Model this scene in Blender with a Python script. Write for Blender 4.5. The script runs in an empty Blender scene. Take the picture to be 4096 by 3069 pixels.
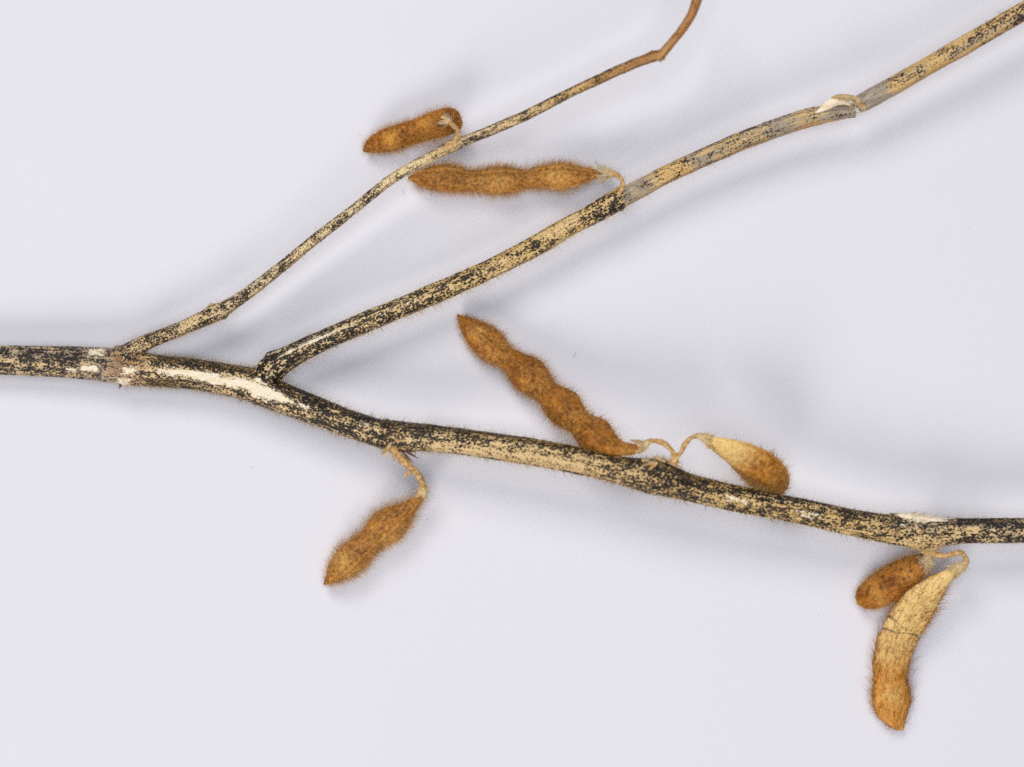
import bpy, math
import numpy as np

# ------------------------------------------------------------------ camera, world, lamps, exposure
PX = 6.0e-5            # metres per photograph pixel at the paper
CAM_H = 0.60           # camera height over the paper
SC = bpy.context.scene
COL = SC.collection

cam_d = bpy.data.cameras.new('camera')
cam = bpy.data.objects.new('camera', cam_d)
COL.objects.link(cam)
cam.location = (0, 0, CAM_H)
cam.rotation_euler = (0, 0, 0)
cam_d.sensor_width = 36.0
cam_d.lens = 36.0 * CAM_H / (4096 * PX)
cam_d.clip_start = 0.01
cam_d.clip_end = 20.0
cam_d.dof.use_dof = True
cam_d.dof.focus_distance = CAM_H - 100 * PX
cam_d.dof.aperture_fstop = 5.0
SC.camera = cam

world = bpy.data.worlds.new('World')
SC.world = world
world.use_nodes = True
bg = world.node_tree.nodes['Background']
bg.inputs[0].default_value = (0.70, 0.79, 1.0, 1)
bg.inputs[1].default_value = 0.125


def softbox(name, direction, dist, size, watts, colour):
    d = bpy.data.lights.new(name, 'AREA')
    d.shape = 'DISK'
    d.size = size
    d.energy = watts
    d.color = colour
    o = bpy.data.objects.new(name, d)
    COL.objects.link(o)
    v = np.array(direction, float)
    v /= np.linalg.norm(v)
    o.location = v * dist
    import mathutils
    o.rotation_euler = mathutils.Vector(-v).to_track_quat('-Z', 'Y').to_euler()
    return o


softbox('softbox_top', (-0.37, 0.81, 1.0), 1.7, 0.74, 11.2, (1.0, 0.95, 0.90))
softbox('softbox_bottom', (-0.60, -1.30, 1.0), 1.7, 0.80, 13.0, (1.0, 0.95, 0.90))

softbox('softbox_overhead', (0.05, 0.02, 1.0), 1.5, 1.0, 11.1, (0.89, 0.925, 1.0))

SC.view_settings.view_transform = 'Standard'
SC.view_settings.look = 'None'
SC.view_settings.exposure = 0.0
SC.view_settings.gamma = 1.0
SC.view_settings.use_curve_mapping = False
SC.cycles.use_denoising = False
SC.cycles.max_bounces = 6

# ------------------------------------------------------------------ small numeric helpers
RNG = np.random.default_rng(11)


def unit(v):
    return v / np.maximum(np.linalg.norm(v, axis=-1, keepdims=True), 1e-9)


def smooth(x, a, b):
    t = np.clip((x - a) / (b - a), 0, 1)
    return t * t * (3 - 2 * t)


def vnoise(x, y, seed=0):
    """smooth value noise, about -1..1"""
    tab = np.random.default_rng(seed).random((256, 256)) * 2 - 1
    x = np.asarray(x, float); y = np.asarray(y, float)
    xi = np.floor(x).astype(int); yi = np.floor(y).astype(int)
    fx = x - xi; fy = y - yi
    fx = fx * fx * (3 - 2 * fx); fy = fy * fy * (3 - 2 * fy)
    a = tab[xi % 256, yi % 256]; b = tab[(xi + 1) % 256, yi % 256]
    c = tab[xi % 256, (yi + 1) % 256]; d = tab[(xi + 1) % 256, (yi + 1) % 256]
    return (a * (1 - fx) + b * fx) * (1 - fy) + (c * (1 - fx) + d * fx) * fy


def fbm(x, y, seed=0, n=3):
    r = 0; amp = 1; tot = 0
    for k in range(n):
        r = r + amp * vnoise(x * 2 ** k, y * 2 ** k, seed + k)
        tot += amp; amp *= 0.5
    return r / tot


def to_world(p):
    """points (photo x, photo y, height), all in photo pixels -> right-handed pixel units"""
    p = np.asarray(p, float)
    f = (CAM_H / PX - p[..., 2]) / (CAM_H / PX)
    return np.stack([(p[..., 0] - 2048) * f, -(p[..., 1] - 1534.5) * f, p[..., 2]], -1)


def spline(pts, sigma, step):
    """resample rows [x, y, z, extra...] evenly and soften the corners"""
    P = np.array(pts, float)
    seg = np.linalg.norm(np.diff(P[:, :3], axis=0), axis=1)
    s = np.r_[0, np.cumsum(seg)]
    n = max(int(s[-1] / step), 8)
    q = np.linspace(0, s[-1], n + 1)
    out = np.stack([np.interp(q, s, P[:, k]) for k in range(P.shape[1])], 1)
    if sigma > 0:
        sg = sigma / (s[-1] / n)
        h = int(3 * sg) + 1
        ker = np.exp(-0.5 * (np.arange(-h, h + 1) / sg) ** 2)
        ker /= ker.sum()
        for k in range(out.shape[1]):
            c = out[:, k]
            lo = 2 * c[0] - c[1:h + 1][::-1] if len(c) > h else np.full(h, c[0])
            hi = 2 * c[-1] - c[-h - 1:-1][::-1] if len(c) > h else np.full(h, c[-1])
            out[:, k] = np.convolve(np.r_[lo, c, hi], ker, 'valid')
    return out, q


def frames(C):
    T = unit(np.gradient(C, axis=0))
    Z = np.array([0, 0, 1.0])
    S = unit(np.cross(T, Z))
    U = np.cross(S, T)
    return T, S, U


# ------------------------------------------------------------------ mesh and object helpers
def link(o, parent=None):
    COL.objects.link(o)
    if parent is not None:
        o.parent = parent
    return o


def mesh_obj(name, verts, faces, mat, parent=None, attrs=None, smooth_shade=True, kind=None, label=None):
    """verts in pixel units; faces a list of integer arrays (n, 3) or (n, 4)"""
    me = bpy.data.meshes.new(name)
    v = (np.asarray(verts, np.float64) * PX).astype(np.float32)
    me.vertices.add(len(v))
    me.vertices.foreach_set('co', v.ravel())
    faces = [np.asarray(f, np.int32) for f in faces if len(f)]
    loops = np.concatenate([f.ravel() for f in faces])
    sizes = np.concatenate([np.full(len(f), f.shape[1], np.int32) for f in faces])
    starts = np.r_[0, np.cumsum(sizes)[:-1]].astype(np.int32)
    me.loops.add(len(loops))
    me.loops.foreach_set('vertex_index', loops)
    me.polygons.add(len(sizes))
    me.polygons.foreach_set('loop_start', starts)
    if smooth_shade:
        me.polygons.foreach_set('use_smooth', np.ones(len(sizes), bool))
    me.update(calc_edges=True)
    me.validate()
    for k, a in (attrs or {}).items():
        a = np.asarray(a, np.float32)
        if a.ndim == 1:
            at = me.attributes.new(k, 'FLOAT', 'POINT')
            at.data.foreach_set('value', a)
        else:
            at = me.attributes.new(k, 'FLOAT_VECTOR', 'POINT')
            at.data.foreach_set('vector', a.ravel())
    me.materials.append(mat)
    o = bpy.data.objects.new(name, me)
    link(o, parent)
    if kind:
        o['kind'] = kind
    if label:
        o['label'] = label
    return o


def grid_faces(nr, ns, wrap=True):
    i = np.arange(nr - 1)[:, None]
    j = np.arange(ns if wrap else ns - 1)[None, :]
    a = i * ns + j
    b = i * ns + (j + 1) % ns
    return np.stack([a, b, b + ns, a + ns], -1).reshape(-1, 4)


def grid_normals(G):
    du = np.gradient(G, axis=0)
    dv = np.roll(G, -1, 1) - np.roll(G, 1, 1)
    return unit(np.cross(du, dv))


def caps(G, nr, ns, first=True, last=True):
    """centre fans at both ends: extra vertices and triangles"""
    V = []; F = []
    base = nr * ns
    if first:
        V.append(G[0].mean(0)); c = base + len(V) - 1
        j = np.arange(ns)
        F.append(np.stack([np.full(ns, c), (j + 1) % ns, j], 1))
    if last:
        V.append(G[-1].mean(0)); c = base + len(V) - 1
        j = np.arange(ns) + (nr - 1) * ns
        F.append(np.stack([np.full(ns, c), j, (np.arange(ns) + 1) % ns + (nr - 1) * ns], 1))
    return V, F


class Surf:
    """a swept surface with what is needed to plant hair on it"""
    pass


def tube(name, pts, mat, parent, sigma=18, step=4.0, ns=56, disp=None, attr=None, seed=0, flat=1.0, label=None, cap_in=0.0, uvs=1.0):
    R, q = spline(pts, sigma, step)
    C = to_world(R[:, :3])
    f = (CAM_H / PX - R[:, 2]) / (CAM_H / PX)
    rad = np.maximum(R[:, 3] * f, 0.3)
    T, S, U = frames(C)
    phi = -math.pi + 2 * math.pi * (np.arange(ns) + 0.0) / ns
    PH = np.broadcast_to(phi, (len(C), ns))
    X = np.broadcast_to(R[:, 0][:, None], PH.shape)
    Q = np.broadcast_to(q[:, None], PH.shape)
    s = np.sin(PH)
    r = np.broadcast_to(rad[:, None], PH.shape).copy()
    if disp is not None:
        r = r + disp(X, s, PH, Q, r)
    G = C[:, None, :] + r[..., None] * (flat * np.cos(PH)[..., None] * U[:, None, :] + s[..., None] * S[:, None, :])
    V = G.reshape(-1, 3)
    nr = len(C)
    cv, cf = caps(G, nr, ns)
    if cap_in:
        cv[1] = cv[1] - T[-1] * cap_in
        cv[0] = cv[0] + T[0] * cap_in
    allv = np.vstack([V, np.array(cv)])
    A = {'suv': np.stack([uvs * Q / 100, uvs * PH * rad[:, None] / 100, np.full(PH.shape, seed * 7.3)], -1).reshape(-1, 3)}
    if attr is not None:
        for k, a in attr(X, s, PH, Q).items():
            A[k] = np.broadcast_to(a, PH.shape).astype(float).ravel()
    for k in A:
        a = A[k]
        ends = np.stack([a[:ns].mean(0), a[-ns:].mean(0)])
        A[k] = np.concatenate([a, ends], 0)
    o = mesh_obj(name, allv, [grid_faces(nr, ns)] + cf, mat, parent, A, label=label)
    sf = Surf()
    sf.obj = o; sf.G = G; sf.N = -grid_normals(G); sf.X = X; sf.s = s; sf.PH = PH; sf.T = T; sf.C = C; sf.rad = rad; sf.Q = Q
    return sf


def plant_hair(name, sf, n, density, length, radius, mat, parent, lean=0.35, spread=0.35, curl=0.35, rng=RNG, K=4, floor=True, lenvar=0.35, tdir=-1):
    """sample n candidate roots over a surface, keep by density(), grow tapered curved hairs, one mesh"""
    G, N = sf.G, sf.N
    nr, ns = G.shape[:2]
    Gn = np.roll(G, -1, 1)
    area = np.linalg.norm(np.cross(np.roll(G, -1, 0)[:-1] - G[:-1], (Gn - G)[:-1]), axis=-1)
    w = area.ravel() / area.sum()
    idx = rng.choice(len(w), n, p=w)
    i = idx // ns; j = idx % ns
    dens = density(sf.X[i, j], sf.s[i, j], sf.PH[i, j], sf.Q[i, j])
    keep = rng.random(n) < dens
    i = i[keep]; j = j[keep]
    n = len(i)
    fu = rng.random(n)[:, None]; fv = rng.random(n)[:, None]
    j2 = (j + 1) % ns
    B = (G[i, j] * (1 - fu) + G[i + 1, j] * fu) * (1 - fv) + (G[i, j2] * (1 - fu) + G[i + 1, j2] * fu) * fv
    nn = N[i, j]
    tt = sf.T[i] * tdir
    rnd = unit(rng.normal(size=(n, 3)))
    d = unit(nn + tt * lean + rnd * spread)
    bend = unit(rng.normal(size=(n, 3)) + tt * 1.2) * curl * rng.random(n)[:, None]
    L = length(sf.X[i, j], sf.s[i, j]) * (1 + lenvar * rng.normal(size=n)).clip(0.35, 1.8)
    rr = radius * rng.uniform(0.75, 1.25, n)
    e1 = unit(np.cross(d, rnd + 0.01)); e2 = np.cross(d, e1)
    rings = []
    ts = np.linspace(0, 1, K + 1)
    for t in ts:
        c = B + L[:, None] * (d * t + bend * t * t) - nn * (2.0 if t == 0 else 0)
        rad = (rr * (1 - 0.82 * t))[:, None]
        for k in range(3):
            a = 2 * math.pi * k / 3
            rings.append(c + rad * (math.cos(a) * e1 + math.sin(a) * e2))
    V = np.stack(rings, 1)                      # n, 3(K+1), 3
    if floor:
        V[..., 2] = np.maximum(V[..., 2], 0.6)
    m = 3 * (K + 1)
    base = (np.arange(n) * m)[:, None]
    F = []
    for k in range(K):
        for a in range(3):
            b = (a + 1) % 3
            F.append(np.concatenate([base + 3 * k + a, base + 3 * k + b, base + 3 * k + 3 + b, base + 3 * k + 3 + a], 1))
    F = np.concatenate(F, 0)
    hv = np.repeat(rng.random(n), m)
    ht = np.tile(np.repeat(ts, 3), n)
    return mesh_obj(name, V.reshape(-1, 3), [F], mat, parent, {'hv': hv, 'ht': ht}, kind='stuff')


# ------------------------------------------------------------------ materials
def new_mat(name):
    m = bpy.data.materials.new(name)
    m.use_nodes = True
    nt = m.node_tree
    return m, nt, nt.nodes['Principled BSDF']


class NB:
    def __init__(self, nt):
        self.nt = nt

    def n(self, typ, **kw):
        x = self.nt.nodes.new(typ)
        for k, v in kw.items():
            setattr(x, k, v)
        return x

    def put(self, sock, val):
        if hasattr(val, 'is_output') or isinstance(val, bpy.types.NodeSocket):
            self.nt.links.new(val, sock)
        else:
            sock.default_value = val

    def math(self, op, a, b=0.0, c=0.0, clamp=False):
        x = self.n('ShaderNodeMath', operation=op, use_clamp=clamp)
        for s, v in zip(x.inputs, (a, b, c)):
            self.put(s, v)
        return x.outputs[0]

    def mix(self, f, a, b):
        x = self.n('ShaderNodeMix', data_type='RGBA')
        self.put(x.inputs[0], f)
        for s, v in ((x.inputs[6], a), (x.inputs[7], b)):
            self.put(s, v if not isinstance(v, tuple) else (*v, 1))
        return x.outputs[2]

    def attr(self, name, vec=False):
        x = self.n('ShaderNodeAttribute', attribute_name=name)
        return x.outputs['Vector' if vec else 'Fac']

    def vmul(self, v, s):
        x = self.n('ShaderNodeVectorMath', operation='MULTIPLY')
        self.put(x.inputs[0], v)
        x.inputs[1].default_value = s
        return x.outputs[0]

    def noise(self, vec, scale=1.0, detail=3.0, rough=0.55, dist=0.0):
        x = self.n('ShaderNodeTexNoise')
        self.put(x.inputs['Vector'], vec)
        x.inputs['Scale'].default_value = scale
        x.inputs['Detail'].default_value = detail
        x.inputs['Roughness'].default_value = rough
        x.inputs['Distortion'].default_value = dist
        return x.outputs['Fac']

    def voronoi(self, vec, scale=1.0):
        x = self.n('ShaderNodeTexVoronoi')
        self.put(x.inputs['Vector'], vec)
        x.inputs['Scale'].default_value = scale
        return x.outputs['Distance']

    def obj(self):
        return self.n('ShaderNodeTexCoord').outputs['Object']

    def step(self, v, thr, sharp):
        return self.math('MULTIPLY_ADD', self.math('SUBTRACT', v, thr), sharp, 0.5, clamp=True)

    def bump(self, h, strength, dist, normal=None):
        x = self.n('ShaderNodeBump')
        x.inputs['Strength'].default_value = strength
        x.inputs['Distance'].default_value = dist
        self.put(x.inputs['Height'], h)
        if normal is not None:
            self.put(x.inputs['Normal'], normal)
        return x.outputs[0]


def srgb(r, g, b):
    f = lambda c: (c / 255 / 12.92) if c <= 10 else ((c / 255 + 0.055) / 1.055) ** 2.4
    return (f(r), f(g), f(b))


def make_stem_mat():
    m, nt, bs = new_mat('speckled_bark')
    b = NB(nt)
    uv = b.attr('suv', True)
    cover = b.attr('cover'); grey = b.attr('grey'); yellow = b.attr('yellow')
    olive = b.attr('olive'); peel = b.attr('peel'); brown = b.attr('brown'); fine = b.attr('fine')
    fleck = b.noise(b.vmul(uv, (8.0, 13.0, 1)), 1, 3.5, 0.62, 0.9)
    fleck2 = b.noise(b.vmul(uv, (15.0, 21.0, 1)), 1, 2.5, 0.55, 0.6)
    streak = b.noise(b.vmul(uv, (0.55, 7.0, 1)), 1, 3.0)
    blot = b.noise(b.vmul(uv, (1.6, 2.6, 1)), 1, 3.0)
    fibre = b.noise(b.vmul(uv, (2.0, 34.0, 1)), 1, 3.0, 0.6)
    # base tones
    col = b.mix(b.math('MULTIPLY_ADD', streak, 1.3, -0.15, clamp=True), srgb(238, 202, 140), srgb(255, 247, 212))
    col = b.mix(b.math('MULTIPLY', b.step(b.noise(b.vmul(uv, (5.0, 9.0, 1)), 1, 2.0), 0.60, 12), 0.34), col, srgb(196, 138, 78))
    yel = b.mix(blot, srgb(210, 158, 66), srgb(255, 228, 146))
    yf = b.math('MULTIPLY', yellow, b.math('MULTIPLY_ADD', streak, 2.4, -0.35, clamp=True))
    col = b.mix(yf, col, yel)
    bf = b.math('MULTIPLY', brown, b.math('MULTIPLY_ADD', streak, 2.0, 0.0, clamp=True))
    col = b.mix(bf, col, b.mix(fibre, srgb(112, 62, 28), srgb(202, 138, 74)))
    # pale brown scars
    sc = b.step(blot, 0.66, 9)
    col = b.mix(b.math('MULTIPLY', sc, 0.32), col, srgb(184, 126, 70))
    # grey weathered areas
    gcol = b.mix(b.math('MULTIPLY_ADD', fibre, 2.0, -0.5, clamp=True), srgb(70, 64, 56), srgb(200, 190, 172))
    gf = b.math('MULTIPLY_ADD', b.math('SUBTRACT', blot, 0.5), 1.3, grey)
    gf = b.math('MULTIPLY_ADD', b.math('SUBTRACT', streak, 0.5), 1.6, gf)
    gf = b.math('MULTIPLY_ADD', b.math('SUBTRACT', fibre, 0.5), 0.5, gf)
    gf = b.math('MULTIPLY', b.step(gf, 0.55, 2.2), 0.9)
    col = b.mix(gf, col, gcol)
    # woolly brown-olive bark
    ocol = b.mix(fleck, srgb(52, 42, 20), srgb(150, 118, 56))
    of = b.step(b.math('MULTIPLY_ADD', b.math('SUBTRACT', streak, 0.5), 1.0, olive), 0.5, 3)
    col = b.mix(b.math('MULTIPLY', of, 0.85), col, ocol)
    # black fungal flecks
    cov = b.math('ADD', cover, b.math('MULTIPLY', b.math('SUBTRACT', streak, 0.5), 0.85))
    cov = b.math('ADD', cov, b.math('MULTIPLY', b.math('SUBTRACT', blot, 0.5), 1.5))
    pat = b.math('ADD', b.math('MULTIPLY', fleck, b.math('SUBTRACT', 1.0, fine)), b.math('MULTIPLY', fleck2, fine))
    warp = b.n('ShaderNodeVectorMath', operation='ADD')
    nz = b.n('ShaderNodeTexNoise')
    nt.links.new(b.vmul(uv, (9.0, 12.0, 1)), nz.inputs['Vector'])
    nt.links.new(uv, warp.inputs[0])
    nt.links.new(b.vmul(nz.outputs['Color'], (0.10, 0.07, 0.0)), warp.inputs[1])
    cell = b.voronoi(b.vmul(warp.outputs[0], (7.2, 10.0, 1)))
    pat = b.math('ADD', b.math('MULTIPLY', pat, 0.62), b.math('MULTIPLY', b.math('SUBTRACT', 0.80, cell), 0.42))
    thr = b.math('MULTIPLY_ADD', cov, -0.38, 0.617)
    blk = b.step(pat, thr, 22)
    halo = b.step(pat, b.math('SUBTRACT', thr, 0.055), 11)
    mid = b.mix(b.math('MULTIPLY_ADD', blot, 2.2, -0.6, clamp=True), srgb(98, 78, 56), srgb(196, 136, 62))
    halo = b.math('MULTIPLY', halo, b.math('MULTIPLY_ADD', streak, 1.2, 0.05, clamp=True))
    blkc = b.mix(fleck2, srgb(12, 10, 9), srgb(50, 42, 33))
    pin = b.step(b.voronoi(b.vmul(uv, (7.0, 9.0, 1))), 0.17, -14)
    pin = b.math('MULTIPLY', pin, b.step(b.math('MULTIPLY_ADD', b.math('SUBTRACT', blot, 0.5), 1.5, cover), 0.30, 6))
    blk = b.math('MAXIMUM', blk, b.math('MULTIPLY', pin, 0.9))
    # bare wood where the bark has come away
    pe = b.math('MULTIPLY_ADD', b.math('SUBTRACT', fleck, 0.5), 1.15, peel)
    pe = b.math('MULTIPLY_ADD', b.math('SUBTRACT', streak, 0.5), 1.0, pe)
    pe = b.step(b.math('MULTIPLY_ADD', b.math('SUBTRACT', blot, 0.5), 0.8, pe), 0.5, 26)
    pe = b.math('MULTIPLY', pe, b.step(peel, 0.12, 20))
    inv = b.math('SUBTRACT', 1.0, pe)
    blk = b.math('MULTIPLY', blk, b.math('MAXIMUM', inv, b.step(fleck2, 0.69, 16)))
    wood = b.mix(b.math('MULTIPLY_ADD', fibre, 2.2, -0.55, clamp=True), srgb(240, 206, 150), srgb(255, 252, 236))
    col = b.mix(b.math('MULTIPLY', halo, 0.78), col, mid)
    col = b.mix(pe, col, wood)
    col = b.mix(blk, col, blkc)
    nt.links.new(col, bs.inputs['Base Color'])
    rough = b.math('MULTIPLY_ADD', fleck2, 0.3, 0.27)
    nt.links.new(rough, bs.inputs['Roughness'])
    bs.inputs['Specular IOR Level'].default_value = 0.32
    h = b.math('ADD', b.math('MULTIPLY', blk, 0.35), b.math('MULTIPLY', fibre, 0.8))
    h = b.math('ADD', h, b.math('MULTIPLY', fleck, 0.6))
    nt.links.new(b.bump(h, 0.55, 0.00022), bs.inputs['Normal'])
    return m


def make_pod_mat(name, dark, mid, light, spot_amt, seamc, smut_crease=srgb(92, 86, 74)):
    m, nt, bs = new_mat(name)
    b = NB(nt)
    P = b.obj()
    big = b.noise(P, 330, 3.0, 0.55)
    med = b.noise(P, 1100, 3.0, 0.6)
    finen = b.noise(P, 4200, 2.0, 0.6)
    pale = b.attr('pale'); seam = b.attr('seam'); smt = b.attr('smut_crease')
    f = b.math('ADD', b.math('MULTIPLY', big, 0.7), b.math('MULTIPLY', med, 0.6))
    f = b.math('MULTIPLY_ADD', f, 2.8, -1.32, clamp=True)
    col = b.mix(f, dark, mid)
    lf = b.math('ADD', b.math('MULTIPLY', b.math('SUBTRACT', med, 0.5), 1.1), pale)
    col = b.mix(b.math('MAXIMUM', b.math('MINIMUM', lf, 1.0), 0.0), col, light)  # pale skin tone; over the seeds it paints in highlights
    col = b.mix(b.math('MULTIPLY', b.math('MULTIPLY_ADD', finen, 2.2, -0.75, clamp=True), 0.3), col, dark)
    sp = b.step(b.noise(P, 900, 3.0, 0.6, 0.6), 0.72 - spot_amt, 14)
    sp = b.math('MAXIMUM', sp, b.step(b.math('MULTIPLY_ADD', b.math('SUBTRACT', med, 0.5), 1.6, smt), 0.55, 6))
    col = b.mix(b.math('MULTIPLY', sp, b.math('MULTIPLY_ADD', finen, 0.9, 0.25, clamp=True)), col, smut_crease)  # smut spots, and the painted shade of creases
    col = b.mix(b.math('MULTIPLY', seam, 0.75), col, seamc)
    nt.links.new(col, bs.inputs['Base Color'])
    bs.inputs['Roughness'].default_value = 0.42
    bs.inputs['Specular IOR Level'].default_value = 0.28
    h = b.math('ADD', b.math('MULTIPLY', med, 1.0), b.math('MULTIPLY', finen, 0.35))
    nt.links.new(b.bump(h, 0.7, 0.0005), bs.inputs['Normal'])
    return m


def make_hair_mat(name, root, tip):
    m, nt, bs = new_mat(name)
    b = NB(nt)
    hv = b.attr('hv'); ht = b.attr('ht')
    k = tuple(c * 0.7 for c in root)
    col = b.mix(ht, root, tip)
    col = b.mix(b.math('MULTIPLY', hv, 0.6), col, k)
    col = b.mix(b.math('MULTIPLY', b.step(hv, 0.80, 30), 0.8), col, tuple(c * f for c, f in zip(root, (0.42, 0.34, 0.26))))
    nt.links.new(col, bs.inputs['Base Color'])
    bs.inputs['Roughness'].default_value = 0.38
    bs.inputs['Specular IOR Level'].default_value = 0.3
    return m


def make_plain(name, c1, c2, scale, rough=0.6, bump=0.4, transl=0.0, c3=None):
    m, nt, bs = new_mat(name)
    b = NB(nt)
    P = b.obj()
    n1 = b.noise(P, scale, 4.0, 0.6)
    n2 = b.noise(P, scale * 3.3, 2.0, 0.6)
    col = b.mix(b.math('MULTIPLY_ADD', n1, 2.4, -0.7, clamp=True), c1, c2)
    if c3:
        col = b.mix(b.step(n2, 0.62, 9), col, c3)
    nt.links.new(col, bs.inputs['Base Color'])
    bs.inputs['Roughness'].default_value = rough
    nt.links.new(b.bump(n2, bump, 0.00025), bs.inputs['Normal'])
    return m


M_STEM = make_stem_mat()
M_POD = make_pod_mat('brown_pod_skin', srgb(112, 64, 14), srgb(200, 128, 42), srgb(255, 202, 112), 0.08, srgb(206, 152, 76))
M_POD_DARK = make_pod_mat('dark_orange_pod_skin', srgb(112, 60, 10), srgb(202, 124, 34), srgb(255, 190, 88), 0.09, srgb(176, 112, 44), srgb(58, 46, 32))
M_POD_PALE = make_pod_mat('pale_pod_skin', srgb(206, 136, 50), srgb(238, 178, 90), srgb(255, 230, 156), 0.05, srgb(150, 120, 72), srgb(104, 100, 84))
M_POD_GOLD = make_pod_mat('golden_pod_skin', srgb(146, 84, 10), srgb(222, 146, 40), srgb(255, 220, 140), 0.03, srgb(214, 166, 92))
M_HAIR_RUST = make_hair_mat('rust_hair', srgb(184, 114, 34), srgb(214, 150, 66))
M_HAIR_BROWN = make_hair_mat('brown_hair', srgb(218, 152, 60), srgb(248, 206, 128))
M_HAIR_GOLD = make_hair_mat('golden_hair', srgb(222, 180, 106), srgb(248, 222, 170))
M_HAIR_OLIVE = make_hair_mat('olive_hair', srgb(170, 140, 76), srgb(222, 196, 134))
M_HAIR_PALE = make_hair_mat('pale_hair', srgb(240, 218, 168), srgb(255, 244, 214))
M_STALK = make_plain('straw_stalk', srgb(170, 112, 44), srgb(246, 208, 140), 1300, 0.55, 0.7, c3=srgb(128, 90, 44))
M_CALYX = make_plain('pale_calyx', srgb(190, 152, 94), srgb(240, 214, 160), 1100, 0.65, 0.5)
M_BRACT = make_plain('dry_bract', srgb(150, 110, 60), srgb(218, 190, 138), 1000, 0.6, 0.5)
M_BRACT_DARK = make_plain('dark_bract', srgb(70, 40, 24), srgb(116, 76, 50), 1000, 0.6, 0.4)
M_WOOD = make_plain('white_torn_fibre', srgb(232, 200, 146), srgb(255, 246, 226), 700, 0.5, 0.5)
M_WOOD_BROWN = make_plain('twisted_fibre_strip', srgb(160, 120, 68), srgb(232, 200, 146), 800, 0.5, 0.6, c3=srgb(112, 92, 66))
M_DUST = make_plain('dust', srgb(110, 84, 66), srgb(170, 130, 100), 900)


def make_paper():
    m, nt, bs = new_mat('white_paper')
    b = NB(nt)
    P = b.obj()
    big = b.noise(P, 14, 3.0, 0.5)
    fib = b.noise(b.vmul(P, (900, 2600, 1)), 1, 3.0, 0.6)
    fib2 = b.noise(b.vmul(P, (2600, 900, 1)), 1, 2.0, 0.6)
    col = b.mix(big, (0.766, 0.757, 0.796), (0.794, 0.774, 0.814))
    col = b.mix(b.math('MULTIPLY', fib, 0.10), col, (0.70, 0.70, 0.73))
    nt.links.new(col, bs.inputs['Base Color'])
    bs.inputs['Roughness'].default_value = 0.85
    bs.inputs['Specular IOR Level'].default_value = 0.15
    nt.links.new(b.bump(b.math('ADD', fib, fib2), 0.25, 0.0001), bs.inputs['Normal'])
    return m


M_PAPER = make_paper()

# ------------------------------------------------------------------ the setting: one sheet of white paper
nx, ny = 121, 101
gx, gy = np.meshgrid(np.linspace(-8500, 8500, nx), np.linspace(-7500, 7500, ny), indexing='xy')
gz = 2.2 * fbm(gx / 900, gy / 1500, 51, 2) - 2.4
PV = np.stack([gx, gy, gz], -1)
paper = mesh_obj('paper', PV.reshape(-1, 3), [grid_faces(ny, nx, wrap=False)], M_PAPER)
paper['kind'] = 'structure'
paper['label'] = 'plain white paper sheet under the dried plant'

# ------------------------------------------------------------------ the plant
plant = bpy.data.objects.new('soybean_plant', None)
plant.empty_display_size = 0.01
link(plant)
plant['label'] = 'dried soybean stem with black speckled bark and seven hairy brown pods on white paper'
plant['category'] = 'plant'


def keyed(x, table):
    t = np.array(table, float)
    return np.interp(x, t[:, 0], t[:, 1])


def band(s, c, h, soft=0.25):
    return smooth(s, c - h - soft, c - h + soft * 0.2) * (1 - smooth(s, c + h - soft * 0.2, c + h + soft))


def blob(X, s, x0, x1, s0, s1, sx=34.0, ss=0.34):
    """soft box in (length, across): about 1 inside, falling through 0.5 at the edge"""
    dx = np.minimum(X - x0, x1 - X) / sx
    ds = np.minimum(s - s0, s1 - s) / ss
    return np.clip(0.5 + 0.5 * np.minimum(dx, ds), 0, 1)


def streak_path(X, s, pts, ss=0.40):
    """soft streak whose upper and lower border across the stem follow keyed values"""
    p = np.array(pts, float)
    lo = np.interp(X, p[:, 0], p[:, 1], left=9, right=9)
    hi = np.interp(X, p[:, 0], p[:, 2], left=-9, right=-9)
    d = np.minimum(s - lo, hi - s) / ss
    return np.clip(0.5 + 0.5 * d, 0, 1)


top_side = lambda PH: (np.cos(PH) > -0.15).astype(float)

# --- main stem
MAIN = [(-220, 1436, 66, 55), (-60, 1441, 70, 56), (0, 1442, 72, 56), (249, 1447, 80, 61), (398, 1456, 86, 65), (470, 1463, 89, 72), (510, 1470, 90, 73),
        (560, 1477, 92, 67), (640, 1485, 94, 62), (747, 1492, 99, 61), (896, 1518, 108, 61), (996, 1538, 114, 66), (1050, 1560, 118, 66), (1110, 1586, 124, 60),
        (1249, 1640, 142, 56), (1398, 1698, 162, 53), (1498, 1731, 176, 54), (1560, 1743, 184, 59), (1622, 1749, 192, 60), (1697, 1750, 200, 54),
        (1847, 1767, 214, 51), (1996, 1790, 228, 53), (2096, 1803, 236, 54), (2250, 1830, 248, 54), (2400, 1863, 256, 53), (2500, 1885, 258, 58), (2590, 1902, 258, 67),
        (2650, 1916, 257, 66), (2767, 1951, 252, 54), (2889, 1982, 246, 53), (3052, 2016, 236, 50), (3215, 2046, 226, 51), (3362, 2081, 216, 52), (3524, 2112, 206, 56),
        (3610, 2122, 201, 62), (3690, 2128, 197, 66), (3760, 2128, 193, 58), (3849, 2125, 190, 50), (4092, 2123, 180, 49), (4320, 2126, 172, 48)]


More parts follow.
